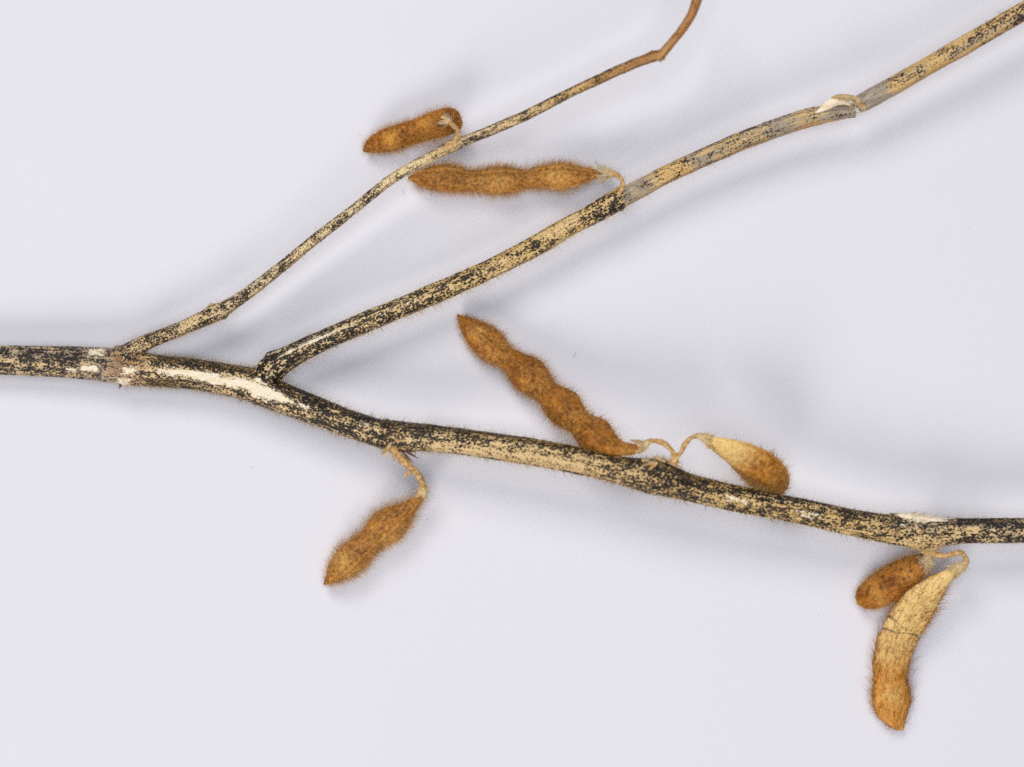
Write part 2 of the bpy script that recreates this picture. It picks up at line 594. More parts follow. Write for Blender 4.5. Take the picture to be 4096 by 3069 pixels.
def main_attr(X, s, PH, Q):
    ts = top_side(PH)
    up = smooth(-s, 0.25, 0.75)
    cover = keyed(X, [(-300, .52), (0, .55), (350, .56), (440, .42), (480, .28), (530, .40), (620, .56), (900, .56), (1100, .66), (1400, .62), (1620, .60), (1760, .54), (2000, .46), (2300, .46), (2450, .54), (2620, .56),
                      (2720, .64), (2850, .52), (3100, .5), (3400, .46), (3600, .42), (3750, .5), (4000, .5), (4300, .5)])
    cover = cover + 0.14 * up * smooth(X, 560, 800) - 0.22 * band(s, 0.55, 0.3) * smooth(X, 1650, 1800) * (1 - smooth(X, 2350, 2500))
    grey = keyed(X, [(-300, .55), (0, .58), (300, .55), (430, .8), (520, .5), (600, .05), (1500, .05), (2500, .1), (2800, .25), (3200, .25), (3500, .15), (3780, .3), (3900, .5), (4200, .5)])
    grey = grey + 0.5 * blob(X, s, 3670, 3750, -0.35, 0.15) + 0.35 * band(s, -0.6, 0.2) * smooth(X, 2900, 3100) + 0.3 * band(s, -0.5, .3) * (1 - smooth(X, 380, 420))
    yellow = keyed(X, [(-300, .1), (600, .25), (1200, .3), (1700, .5), (2200, .6), (2700, .85), (3300, .95), (3700, .6), (4300, .3)])
    olive = keyed(X, [(-300, -.1), (420, -.1), (560, .35), (700, .42), (1000, .4), (1200, .35), (1700, .35), (2300, .3), (2700, .25), (3500, .3), (4300, .3)]) + 0.34 * smooth(-s, 0.35, 0.8) * smooth(X, 540, 640) - 0.10
    olive = olive + 0.3 * band(s, 0.75, 0.2) * smooth(X, 560, 640) * (1 - smooth(X, 760, 860))
    brown = keyed(X, [(-300, .3), (430, .5), (480, 1.0), (525, 1.0), (600, .25), (1000, .3), (1060, .6), (1120, .3), (1500, .2), (1570, .6), (1640, .2), (2700, .35), (2850, .25), (4300, .2)]) + 0.7 * blob(X, s, 2730, 2800, -0.7, -0.25)
    p = np.zeros_like(X)
    p = np.maximum(p, streak_path(X, s, [(632, -.05, -.02), (645, -.20, .12), (747, -.18, .22), (800, -.22, .30), (896, -.22, .42), (960, -.34, .36), (1000, -.40, .30), (1040, -.48, .58), (1075, -.38, .52), (1110, -.30, .32), (1160, -.20, .16), (1185, -.06, .02)]))
    for bx in ((345, 400, .16, .46), (362, 414, -.86, -.56), (508, 552, .00, .40), (488, 530, .62, .98), (282, 318, .45, .62), (1210, 1236, -.1, .12), (1450, 1476, -.45, -.3)):
        p = np.maximum(p, blob(X, s, *bx))
    p = np.maximum(p, streak_path(X, s, [(3556, -1.3, -1.05), (3585, -1.4, -.86), (3640, -1.4, -.66), (3668, -1.4, -.58), (3700, -1.4, -.74), (3780, -1.4, -.88), (3826, -1.3, -1.1)]))
    p = np.maximum(p, blob(X, s, 2895, 2985, -.12, .30) * 0.85)
    p = np.maximum(p, blob(X, s, 3170, 3260, -.02, .28) * 0.7)
    p = np.maximum(p, blob(X, s, 3600, 3665, -.35, .0) * 0.5)
    return dict(cover=cover, grey=grey * 0.9, yellow=yellow, olive=olive, peel=p * ts, brown=brown, fine=keyed(X, [(0, .45), (600, .4), (1300, .55), (2300, .5), (2800, .3), (4300, .3)]))


def main_disp(X, s, PH, Q, r):
    d = 2.0 * np.sin(5 * PH + 0.4 + Q / 500 + .8 * vnoise(Q / 260, PH * 0 + 4, 8)) + 1.4 * np.sin(13 * PH + Q / 330) + 2.6 * fbm(Q / 150, PH * 2.2 + 20, 3, 3) + 1.2 * fbm(Q / 26, PH * 6 + 30, 9, 2)
    # ring scar and lip at the first fork, bark lifted along its edge
    d = d + 6 * np.exp(-((X - 486 - 22 * s) / 12) ** 2) * top_side(PH) - 4 * np.exp(-((X - 455 - 20 * s) / 14) ** 2)
    d = d + 4 * np.exp(-((X - 1560 - 18 * s) / 16) ** 2) + 5 * np.exp(-((X - 3668 - 8 * s) / 9) ** 2)
    d = d + 9 * streak_path(X, s, [(3552, -1.1, -.95), (3610, -1.2, -.7), (3645, -1.2, -.6), (3690, -1.2, -.85), (3720, -1.2, -1.0)], .3)
    d = d + 13 * np.exp(-((X - 2640) / 34) ** 2) * smooth(-s, .45, 1.0) + 7 * np.exp(-((X - 3700) / 30) ** 2) * smooth(s, .5, 1.0)
    node = sum(np.exp(-((X - a) / w) ** 2) for a, w in ((488, 34), (1060, 46), (1572, 40), (2625, 55), (3690, 50)))
    d = d + node * 7.5 * fbm(Q / 20, PH * 3.2 + 11, 71, 3)
    d = d + 11 * np.exp(-((X - 500) / 26) ** 2) * smooth(-s, .3, .9) + 8 * np.exp(-((X - 1050) / 40) ** 2) * smooth(-s, .3, .9)
    # grooved face left by the side branch
    p = streak_path(X, s, [(632, -.05, -.02), (645, -.20, .12), (800, -.22, .30), (960, -.34, .36), (1040, -.48, .58), (1110, -.30, .32), (1185, -.06, .02)])
    return d - 5.0 * smooth(p, .35, .65)


main = tube('main_stem', MAIN, M_STEM, plant, sigma=26, step=4, ns=72, disp=main_disp, attr=main_attr, seed=1, uvs=1.35, label='thick black speckled main stem')

# --- upper side branch
BR_A = [(478, 1470, 92, 38), (496, 1440, 104, 41), (520, 1408, 112, 38), (556, 1383, 118, 33), (598, 1364, 124, 30), (722, 1316, 132, 28), (800, 1281, 138, 31), (860, 1254, 142, 36), (900, 1232, 146, 30), (935, 1212, 150, 26),
        (1000, 1166, 156, 24), (1136, 1060, 168, 22), (1271, 948, 182, 21), (1407, 844, 198, 20), (1497, 771, 208, 20), (1550, 728, 214, 20), (1600, 695, 220, 21), (1672, 656, 228, 21),
        (1753, 612, 238, 20), (1790, 592, 244, 25), (1822, 578, 248, 25), (1862, 562, 252, 20), (1943, 531, 262, 20), (2099, 464, 282, 20), (2298, 362, 306, 19), (2447, 293, 322, 20), (2546, 250, 332, 20), (2621, 224, 340, 21), (2655, 216, 344, 20)]


def a_attr(X, s, PH, Q):
    cover = keyed(X, [(480, .56), (700, .46), (1000, .46), (1300, .46), (1600, .44), (1800, .36), (2000, .46), (2200, .42), (2400, .42), (2550, .28), (2800, .15)])
    cover = cover + 0.16 * smooth(-s, .3, .9) * smooth(X, 1900, 2050) - .10 * band(s, -.1, .3) * smooth(X, 1350, 1500)
    grey = keyed(X, [(480, .3), (800, .25), (1100, .35), (1500, .3), (1700, .25), (1900, .42), (2050, .35), (2300, .1), (2800, 0)])
    yellow = keyed(X, [(480, .3), (900, .15), (1500, .05), (1700, .3), (1780, .8), (1880, .3), (2100, .6), (2400, 1), (2800, 1)])
    brown = keyed(X, [(480, .45), (600, .3), (1500, .15), (2000, .2), (2300, .45), (2450, .8), (2600, 1), (2800, 1)]) + .25 * smooth(s, .55, .95)
    olive = keyed(X, [(480, .1), (700, .08), (2000, 0), (2400, .2), (2600, .3)])
    peel = blob(X, s, 1020, 1050, -.7, -.3) * .8
    return dict(cover=cover, grey=grey, yellow=yellow, olive=olive, peel=peel, brown=brown, fine=keyed(X, [(480, .8), (1000, .65), (2800, .5)]))


def a_disp(X, s, PH, Q, r):
    d = 0.9 * np.sin(7 * PH + Q / 250) + 9 * np.exp(-((X - 508) / 14) ** 2) + 5 * np.exp(-((X - 512) / 26) ** 2) * fbm(Q / 12, PH * 3, 72, 2) + 1.6 * fbm(Q / 90, PH * 2.0 + 9, 5, 3) + .9 * fbm(Q / 22, PH * 5, 15, 2)
    d = d + 9 * np.exp(-((X - 858) / 15) ** 2) * smooth(-s, .2, 1) + 6 * np.exp(-((X - 884) / 12) ** 2) * smooth(s, .2, 1)
    d = d + 4 * np.exp(-((X - 2612) / 8) ** 2) * smooth(-s, -.2, 1)
    return d


br_a = tube('side_branch', BR_A, M_STEM, plant, sigma=14, step=3.5, ns=44, disp=a_disp, attr=a_attr, seed=2, uvs=1.7, label='thin upper side branch with kinked brown tip')
BR_A2 = [(2628, 236, 340, 19), (2648, 218, 345, 19), (2686, 172, 352, 17), (2735, 112, 360, 17), (2768, 58, 366, 18), (2788, 0, 372, 20), (2800, -70, 378, 21), (2806, -160, 384, 21)]


def a2_attr(X, s, PH, Q):
    return dict(cover=0.08 + 0 * X, grey=0 * X, yellow=.9 + 0 * X, olive=0 * X, peel=0 * X, brown=keyed(X, [(2620, .8), (2700, 1.0), (2810, 1.0)]) + 0 * X, fine=.3 + 0 * X)


kink = tube('kinked_tip', BR_A2, M_STEM, br_a.obj, sigma=12, step=3.5, ns=36, disp=a_disp, attr=a2_attr, seed=3, uvs=1.3)

# --- middle side branch, up to the break
BR_B = [(1040, 1530, 112, 44), (1062, 1502, 124, 54), (1090, 1474, 132, 55), (1125, 1448, 138, 49), (1164, 1424, 142, 45), (1230, 1390, 145, 41), (1299, 1358, 147, 39), (1448, 1294, 148, 40), (1598, 1233, 146, 39), (1747, 1171, 144, 40), (1896, 1106, 142, 39),
        (1962, 1076, 141, 38), (2050, 1031, 140, 39), (2143, 983, 140, 41), (2210, 944, 140, 42), (2279, 904, 140, 40), (2350, 868, 141, 40), (2415, 832, 142, 43), (2462, 803, 143, 44), (2492, 787, 144, 40), (2540, 765, 145, 38),
        (2649, 707, 148, 37), (2798, 637, 152, 37), (2948, 571, 157, 38), (3097, 515, 162, 37), (3196, 482, 166, 37), (3250, 467, 168, 37), (3300, 456, 170, 34), (3360, 449, 170, 29), (3418, 440, 170, 27)]


def b_attr(X, s, PH, Q):
    cover = keyed(X, [(1040, .74), (1200, .70), (1450, .60), (1600, .56), (1850, .52), (2000, .44), (2150, .50), (2260, .28), (2380, .58), (2470, .66), (2490, .16), (2600, .12), (2700, .30), (2800, .18), (2950, .36), (3050, .34), (3150, .14), (3260, .24), (3330, .10), (3420, .1)])
    cover = cover - .15 * band(s, -.55, .28) * smooth(X, 1800, 2000) * (1 - smooth(X, 2300, 2420)) + .28 * smooth(-s, .62, .95) * smooth(X, 2550, 2700) * (1 - smooth(X, 3000, 3150))
    grey = keyed(X, [(1040, .05), (1900, .0), (2000, .10), (2100, -.1), (2440, -.1), (2480, .2), (2495, .85), (2580, .75), (2640, .25), (2730, .1), (2770, .7), (2850, .65), (2930, .6), (3060, .7), (3120, .95), (3170, .7), (3240, .5), (3330, .9), (3420, 1.0)])
    grey = grey + .55 * streak_path(X, s, [(1895, -.1, .1), (1930, -.25, .3), (2000, -.2, .4), (2040, .1, .3)]) + .5 * streak_path(X, s, [(2195, .1, .2), (2230, -.05, .35), (2300, -.25, .1), (2312, -.1, 0)]) - .2 * smooth(s, .5, .8)
    yellow = keyed(X, [(1040, .1), (1400, .4), (1700, .65), (2000, .8), (2450, .8), (2600, .9), (2700, 1), (3250, 1), (3420, .5)])
    brown = keyed(X, [(1040, .2), (1500, .15), (2400, .2), (2500, .35), (3420, .35)]) + .35 * smooth(s, .55, .9) * smooth(X, 2450, 2550)
    peel = streak_path(X, s, [(1140, -.52, -.46), (1170, -.46, -.24), (1250, -.42, -.20), (1330, -.38, -.16), (1400, -.36, -.24), (1430, -.3, -.28)])
    peel = np.maximum(peel, .75 * streak_path(X, s, [(1500, -.25, -.15), (1560, -.3, 0), (1640, -.2, .1), (1720, -.1, .05)]))
    olive = keyed(X, [(1040, .25), (1150, .1), (2300, 0), (2400, .1), (3420, 0)]) + .55 * blob(X, s, 2395, 2478, -1.2, -.72)
    return dict(cover=cover, grey=grey, yellow=yellow, olive=olive, peel=peel * top_side(PH), brown=brown, fine=keyed(X, [(1040, .3), (1500, .35), (2480, .4), (2500, .9), (3420, .6)]))


def b_disp(X, s, PH, Q, r):
    d = 1.8 * fbm(Q / 130, PH * 2.0 + 9, 25, 3) + 1.0 * fbm(Q / 24, PH * 5, 35, 2) + 1.6 * np.sin(4 * PH + Q / 400) + 1.0 * np.sin(11 * PH + Q / 300) + 9 * np.exp(-((X - 1092 + 22 * s) / 18) ** 2) + 8 * np.exp(-((X - 1095) / 36) ** 2) * fbm(Q / 18, PH * 3, 73, 3)
    d = d + 5 * np.exp(-((X - 2476 + 10 * s) / 12) ** 2)
    # the bark has split away along the top before the break
    d = d - 7 * smooth(X, 3250, 3390) * smooth(-s, -.3, .5) * top_side(PH)
    d = d + 3.0 * vnoise(PH * 5, X * 0 + 3, 77) * smooth(X, 3385, 3414)
    return d


br_b = tube('side_branch', BR_B, M_STEM, plant, sigma=16, step=4, ns=56, disp=b_disp, attr=b_attr, seed=4, uvs=1.38, cap_in=9, label='straw yellow and grey side branch snapped near its end')

# --- broken-off end of the middle branch
BR_C = [(3430, 424, 172, 31), (3448, 413, 172, 36), (3490, 389, 174, 38), (3578, 341, 180, 37), (3706, 268, 188, 36), (3834, 195, 196, 38), (3963, 121, 204, 37), (4095, 44, 212, 37), (4330, -92, 226, 36)]


def c_attr(X, s, PH, Q):
    cover = keyed(X, [(3430, 0), (3540, .12), (3570, .40), (3640, .36), (3700, .28), (3780, .36), (3860, .42), (3950, .46), (4050, .56), (4300, .5)]) + .12 * band(s, -.2, .5) - .18
    grey = keyed(X, [(3430, .95), (3530, .85), (3580, .3), (3650, .35), (3800, .2), (3900, .3), (4000, .25), (4300, .3)]) + .38 * band(s, .25, .22) * smooth(X, 3750, 3800) + .3 * streak_path(X, s, [(3600, -.4, -.2), (3650, -.4, 0), (3730, -.1, .1)])
    yellow = keyed(X, [(3430, .3), (3560, .9), (4300, .95)])
    brown = .35 + .4 * smooth(s, .6, .9) + .5 * smooth(X, 4030, 4090) * smooth(s, .5, .8)
    return dict(cover=cover, grey=grey, yellow=yellow, olive=0 * X, peel=0 * X, brown=brown, fine=.25 + 0 * X)


br_c = tube('snapped_end', BR_C, M_STEM, br_b.obj, sigma=14, step=4, ns=56, disp=lambda X, s, PH, Q, r: 1.6 * fbm(Q / 120, PH * 2 + 5, 45, 3) + 1.0 * fbm(Q / 24, PH * 5, 55, 2) + 3 * vnoise(PH * 4, X * 0, 5) * (1 - smooth(X, 3440, 3480)),
            attr=c_attr, seed=5, uvs=1.3, cap_in=6, label='end of the branch beyond the break')


def ribbon(name, pts, mat, parent, sigma=8, thick=2.0, n=10, step=3.0, twist=None, wav=1.5, seed=0, cup=0.0):
    """thin closed strip along rows [x, y, z, half width]; twist keyed by fraction, radians; cup bends the edges up"""
    R, q = spline(pts, sigma, step)
    C = to_world(R[:, :3]); T, S, U = frames(C)
    t = q / q[-1]
    tw = np.interp(t, *np.array(twist, float).T) if twist else 0 * t
    A = np.cos(tw)[:, None] * S + np.sin(tw)[:, None] * U
    B = np.cross(T, A)
    w = np.maximum(R[:, 3], .4)
    k = np.linspace(-1, 1, n)
    off = cup * (k[None, :] ** 2) * w[:, None] + wav * fbm(q[:, None] / 25, k[None, :] * 2 + 7, seed, 2)
    topg = C[:, None] + A[:, None] * (k[None, :] * w[:, None])[..., None] + B[:, None] * (off + thick * .5)[..., None]
    botg = C[:, None] + A[:, None] * (k[None, ::-1] * w[:, None])[..., None] + B[:, None] * (off[:, ::-1] - thick * .5)[..., None]
    G = np.concatenate([topg, botg], 1)
    nr, ns = G.shape[:2]
    cv, cf = caps(G, nr, ns)
    return mesh_obj(name, np.vstack([G.reshape(-1, 3), np.array(cv)]), [grid_faces(nr, ns)] + cf, mat, parent)


# torn white bark flap, twisted strip that still holds the snapped end, pale splinter
ribbon('torn_flap', [(3262, 452, 200, 2), (3290, 434, 208, 13), (3320, 414, 214, 20), (3350, 402, 216, 19), (3378, 406, 212, 14), (3400, 420, 204, 5)], M_WOOD, br_b.obj, 6, 2.5, cup=.5, seed=61, twist=[(0, .2), (1, -.3)])
ribbon('torn_strip', [(3326, 392, 210, 3), (3348, 388, 216, 9), (3380, 391, 220, 12), (3412, 398, 218, 13), (3432, 410, 214, 12), (3448, 422, 208, 11), (3460, 434, 198, 9), (3468, 436, 188, 5)], M_WOOD_BROWN, br_b.obj, 6, 4, seed=62, cup=-.5, twist=[(0, .1), (.5, .5), (.8, -.4), (1, 0)])
ribbon('splinter', [(3300, 492, 164, 1), (3325, 488, 160, 6), (3350, 482, 158, 4), (3366, 477, 158, 1)], M_WOOD, br_b.obj, 5, 2, seed=63)
ribbon('splinter', [(3380, 414, 182, 3), (3400, 420, 184, 7), (3416, 424, 184, 5), (3424, 428, 182, 1)], M_WOOD_BROWN, br_b.obj, 4, 2, seed=64)

fr = np.random.default_rng(66)
for k in range(9):
    f = k / 8
    y0 = 418 + 46 * f; z0 = 168 + 26 * math.sin(math.pi * f)
    L = fr.uniform(12, 34)
    ribbon('splinter', [(3398, y0 + 3, z0, 2.6), (3414, y0, z0 + 1, 2.2), (3416 + L * .6, y0 - L * .12 + fr.uniform(-4, 4), z0 + 2, 1.4), (3416 + L, y0 - L * .2 + fr.uniform(-7, 7), z0 + fr.uniform(-4, 6), .4)],
           M_WOOD if k % 3 else M_WOOD_BROWN, br_b.obj, 3, 1.2, n=4, step=4, seed=500 + k)
for k in range(6):
    f = k / 5
    x0, y0 = 3424 + 36 * f, 394 + 50 * f
    L = fr.uniform(8, 22)
    ribbon('splinter', [(x0 + 18, y0 - 10, 176 + 24 * math.sin(math.pi * f), 2.6), (x0 + 2, y0 - 1, 176 + 24 * math.sin(math.pi * f), 2.0), (x0 - L, y0 + L * .5 + fr.uniform(-5, 5), 178 + 16 * math.sin(math.pi * f), .4)],
           M_WOOD if k % 2 else M_WOOD_BROWN, br_b.obj, 3, 1.2, n=4, step=4, seed=520 + k)

# ------------------------------------------------------------------ hair on stem and branches
def main_dens(X, s, PH, Q):
    d = keyed(X, [(-300, .03), (420, .05), (500, .25), (600, 1), (1050, .9), (1150, .55), (2500, .45), (3400, .5), (3700, .35), (4300, .3)])
    side = smooth(np.abs(s), .45, .85)
    peel = streak_path(X, s, [(632, -.3, .3), (900, -.3, .5), (1050, -.55, .6), (1185, -.2, .1)])
    return d * (0.10 + 0.9 * side) * (1 - .9 * peel)


plant_hair('hair', main, 14000, main_dens, lambda X, s: np.where(s < 0, keyed(X, [(0, 12), (560, 17), (1100, 18), (2000, 17), (4200, 12)]), keyed(X, [(0, 9), (560, 16), (1100, 17), (2600, 21), (3500, 21), (3800, 10), (4200, 10)])),
           .85, M_HAIR_OLIVE, main.obj, lean=.3, spread=.55, curl=.6, tdir=1)


plant_hair('hair', main, 16000, lambda X, s, PH, Q: np.exp(-((X - 2630) / 55) ** 2) * smooth(-s, .35, .8) + .9 * np.exp(-((X - 3705) / 42) ** 2) * smooth(s, .45, .9) + .5 * np.exp(-((X - 1585) / 30) ** 2) * smooth(s, .4, .9),
           lambda X, s: 20 + 0 * X, 1.0, M_HAIR_GOLD, main.obj, lean=.5, spread=.6, curl=.7, tdir=-1)


def b_dens(X, s, PH, Q):
    d = keyed(X, [(1040, .15), (1180, .8), (1800, .8), (2200, .45), (2480, .35), (2600, .12), (3200, .08), (3420, 0)])
    return d * (smooth(s, .5, .9) + .35 * smooth(-s, .6, .95) + .04)


plant_hair('hair', br_b, 5200, b_dens, lambda X, s: np.where(s > 0, keyed(X, [(1040, 16), (1300, 24), (2000, 22), (2600, 20), (3400, 17)]), 12.0), .8, M_HAIR_GOLD, br_b.obj, lean=.25, spread=.4, curl=.5, tdir=1)
plant_hair('hair', br_a, 1500, lambda X, s, PH, Q: keyed(X, [(480, .3), (600, .6), (1500, .5), (1700, .2), (2700, .08)]) * (smooth(s, .4, .9) + .25 * smooth(-s, .5, .95)),
           lambda X, s: keyed(X, [(480, 18), (1000, 20), (1700, 12), (2700, 8)]), .9, M_HAIR_GOLD, br_a.obj, lean=.2, spread=.5, curl=.5, tdir=1)
plant_hair('hair', br_c, 700, lambda X, s, PH, Q: (.35 * smooth(-s, .6, .95) + .05 * smooth(s, .6, .95)) * smooth(X, 3560, 3700), lambda X, s: 20 + 0 * X, .9, M_HAIR_GOLD, br_b.obj, lean=.4, spread=.4, curl=.5, tdir=-1)


# ------------------------------------------------------------------ pods
def pod(pts, roll, mat, label, thick=None, depth=None, seeds=(), pale=None, smut_crease=None, hair=None, sigma=10, ns=64, wrinkle=2.8, seed=0, seam_w=.085, creases=()):
    """rows [x, y, z, half width seen from above] from the stalk end to the tip.
    roll: angle of the suture out of the picture plane. depth: half height along the suture when the pod stands on edge;
    thick: half thickness of an empty valve when it lies on its face, seeds [(fraction, swelling)] bulge it."""
    R, q = spline(pts, sigma, 3.2)
    C = to_world(R[:, :3]); T, S, U = frames(C)
    t = q / q[-1]
    ww = R[:, 3]
    kk = np.exp(-0.5 * (np.arange(-45, 46) / 22.0) ** 2); kk /= kk.sum()
    wm = np.convolve(np.r_[np.full(45, ww[0]), ww, np.full(45, ww[-1])], kk, 'valid')
    mid_part = smooth(t, .12, .22) * (1 - smooth(t, .82, .92))
    w = np.maximum(ww + (0.55 if depth is not None else 0.0) * (ww - wm) * mid_part, 1.0)
    if depth is not None:
        dp = np.array(depth, float)
        b0 = np.interp(t, dp[:, 0], dp[:, 1]) * (1 + .5 * (w / np.maximum(wm, 5) - 1) * mid_part)
        a0 = np.sqrt(np.maximum(w ** 2 - (b0 * math.cos(roll)) ** 2, (0.35 * w) ** 2)) / max(math.sin(roll), .3)
    else:
        bul = sum(k * np.exp(-((t - f) / .085) ** 2) for f, k in seeds)
        tt = np.array(thick, float)
        a0 = np.minimum(np.interp(t, tt[:, 0], tt[:, 1]) + bul, w * .95)
        b0 = np.sqrt(np.maximum(w ** 2 - (a0 * math.sin(roll)) ** 2, (.5 * w) ** 2)) / math.cos(roll)
    Vs = math.cos(roll) * S + math.sin(roll) * U
    Ls = np.cross(T, Vs)
    th = 2 * math.pi * np.arange(ns) / ns
    TH = np.broadcast_to(th, (len(C), ns))
    c, s = np.cos(TH), np.sin(TH)
    d1 = np.abs((TH + math.pi) % (2 * math.pi) - math.pi)      # angle from the upper suture
    ridge = np.exp(-(d1 / .07) ** 2) + .8 * np.exp(-((math.pi - d1) / .07) ** 2)
    groove = np.exp(-((d1 - .22) / .12) ** 2) + np.exp(-((math.pi - d1 - .22) / .12) ** 2)
    y = s * np.abs(s) ** .42
    prof = np.clip(a0 / 45, .2, 1)[:, None]
    wr = wrinkle * (fbm(q[:, None] / 38, TH * 3 + seed, 100 + seed, 3) + .5 * fbm(q[:, None] / 14, TH * 7, 120 + seed, 2))
    for f0, sl, dep in creases:
        wr = wr - dep * np.exp(-((t[:, None] - f0 - sl * c) / .006) ** 2) * np.clip(a0 / 15, 0, 1)[:, None] * 2
    rad = 1 + (wr + 4.0 * ridge - 6.0 * groove * prof) / np.maximum(b0, 12)[:, None] * np.clip(w / 30, 0, 1)[:, None]
    G = C[:, None] + (b0[:, None] * c * rad)[..., None] * Vs[:, None] + (a0[:, None] * y * rad)[..., None] * Ls[:, None]
    G[..., 2] = np.maximum(G[..., 2], 1.5)
    X = np.broadcast_to(t[:, None], TH.shape)
    sf = Surf(); sf.G = G; sf.N = -grid_normals(G) if np.mean(np.sum(grid_normals(G) * (G - C[:, None]), -1)) < 0 else grid_normals(G)
    sf.X = X; sf.s = c; sf.PH = TH; sf.Q = np.broadcast_to(q[:, None], TH.shape); sf.T = T; sf.C = C
    nr = len(C)
    cv, cf = caps(G, nr, ns)
    V = np.vstack([G.reshape(-1, 3), np.array(cv)])
    seam = np.exp(-(d1 / seam_w) ** 2) + .5 * np.exp(-((math.pi - d1) / seam_w) ** 2)
    px = np.clip(pale(X, c, s) if pale else 0 * X, -1, 1.5)
    sm = np.broadcast_to(smut_crease(X, c, s) if smut_crease else 0 * X, X.shape)
    A = {}
    for k, a in (('seam', seam), ('pale', px), ('smut_crease', sm)):
        A[k] = np.r_[a.ravel(), a[0].mean(), a[-1].mean()]
    o = mesh_obj('pod', V, [grid_faces(nr, ns)] + cf, mat, plant, A, label=label)
    sf.obj = o
    if hair:
        for h in hair:
            plant_hair('hair', sf, h['n'], h.get('dens', lambda X, c, p, q: 0 * X + 1), (lambda L: (lambda X, s: L * (0.55 + .45 * smooth(X, 0, .12)) * (.7 + .3 * smooth(1 - X, 0, .05))))(h['L']), h.get('r', 1.15), h['mat'], o,
                       lean=h.get('lean', .35), spread=h.get('spread', .45), curl=h.get('curl', .5), tdir=h.get('tdir', -1))
    return sf


def stalk(pts, parent, mat=None, name='stalk', sigma=7, ns=16, seed=0, hair=0, hmat=None):
    pts = [(p[0], p[1], p[2], p[3] * 1.0) for p in pts]
    sf = tube(name, pts, mat or M_STALK, parent, sigma=sigma, step=2.5, ns=ns, disp=lambda X, s, PH, Q, r: (2.6 * fbm(Q / 13, PH * 2 + seed, 200 + seed, 3) + 2.2 * np.sin(2 * PH + Q / 13 + seed) + 1.2 * np.sin(5 * PH - Q / 20)) * np.clip(r / 11, .4, 1.3))
    if hair:
        plant_hair('hair', sf, hair, lambda X, s, p, q: 0 * X + 1, lambda X, s: 13 + 0 * X, .8, hmat or M_HAIR_PALE, sf.obj, lean=.3, spread=.5, curl=.5)
    return sf


def calyx(pts, parent, lobes=5, seed=0, mat=None, hair=120, hmat=None, hl=17):
    """small cup round the pod base: jagged sepals at the far end, rows [x, y, z, r] from stalk to pod"""
    ns = lobes * 8
    R, q = spline(pts, 5, 2.0)
    C = to_world(R[:, :3]); T, S, U = frames(C)
    ph = 2 * math.pi * np.arange(ns) / ns
    rg = np.random.default_rng(300 + seed)
    lob = np.abs(np.sin(lobes * ph / 2)) ** .8
    lobv = np.repeat(rg.uniform(.4, 1.0, lobes), 8)
    t = (q / q[-1])[:, None]
    n = len(C)
    reach = .5 + .5 * lob * lobv
    # slide every profile along the axis as far as its sepal reaches
    pos = np.clip(t * reach[None, :], 0, 1) * (n - 1)
    i0 = np.clip(pos.astype(int), 0, n - 2); f = (pos - i0)[..., None]
    cc = C[i0] * (1 - f) + C[i0 + 1] * f
    ss = S[i0]; uu = U[i0]
    rr = np.interp(pos, np.arange(n), R[:, 3]) + 1.5 * fbm(t * 6, ph[None, :] * 2, 310 + seed, 2) + 3.0 * (t ** 3) * rg.normal(size=ns)[None, :] * .5
    flare = 1 + .18 * t ** 2 * lob[None, :]
    G = cc + (rr * flare)[..., None] * (np.cos(ph)[None, :, None] * uu + np.sin(ph)[None, :, None] * ss)
    Gi = cc + (rr * flare - 2.0)[..., None] * (np.cos(ph)[None, :, None] * uu + np.sin(ph)[None, :, None] * ss)
    GG = np.concatenate([G, Gi[::-1]], 0)
    GG[..., 2] = np.maximum(GG[..., 2], 1.5)
    o = mesh_obj('calyx', GG.reshape(-1, 3), [grid_faces(len(GG), ns)], mat or M_CALYX, parent)
    if hair:
        sf = Surf(); sf.G = G; sf.N = grid_normals(G); sf.X = np.broadcast_to(t, G.shape[:2]); sf.s = sf.X; sf.PH = sf.X; sf.Q = sf.X; sf.T = T
        if np.mean(np.sum(sf.N * (G - cc), -1)) < 0:
            sf.N = -sf.N
        plant_hair('hair', sf, hair, lambda X, s, p, q: 0 * X + 1, lambda X, s: hl + 0 * X, .95, hmat or M_HAIR_PALE, parent, lean=.9, spread=.4, curl=.5, tdir=1)
    return o


def bract(base, tip, w, parent, mat, zb, zt, seed=0, cup=.5, thick=1.8, name='bract'):
    b = np.array([*base, zb], float); e = np.array([*tip, zt], float)
    prof = [(0, .55), (.25, 1), (.55, .75), (.85, .3), (1, .06)]
    pts = [tuple(b + (e - b) * f + np.array([0, 0, 6 * f * (1 - f)])) + (w * k,) for f, k in prof]
    return ribbon(name, pts, mat, parent, 3, thick, n=7, step=2, cup=cup, wav=1.2, seed=400 + seed)


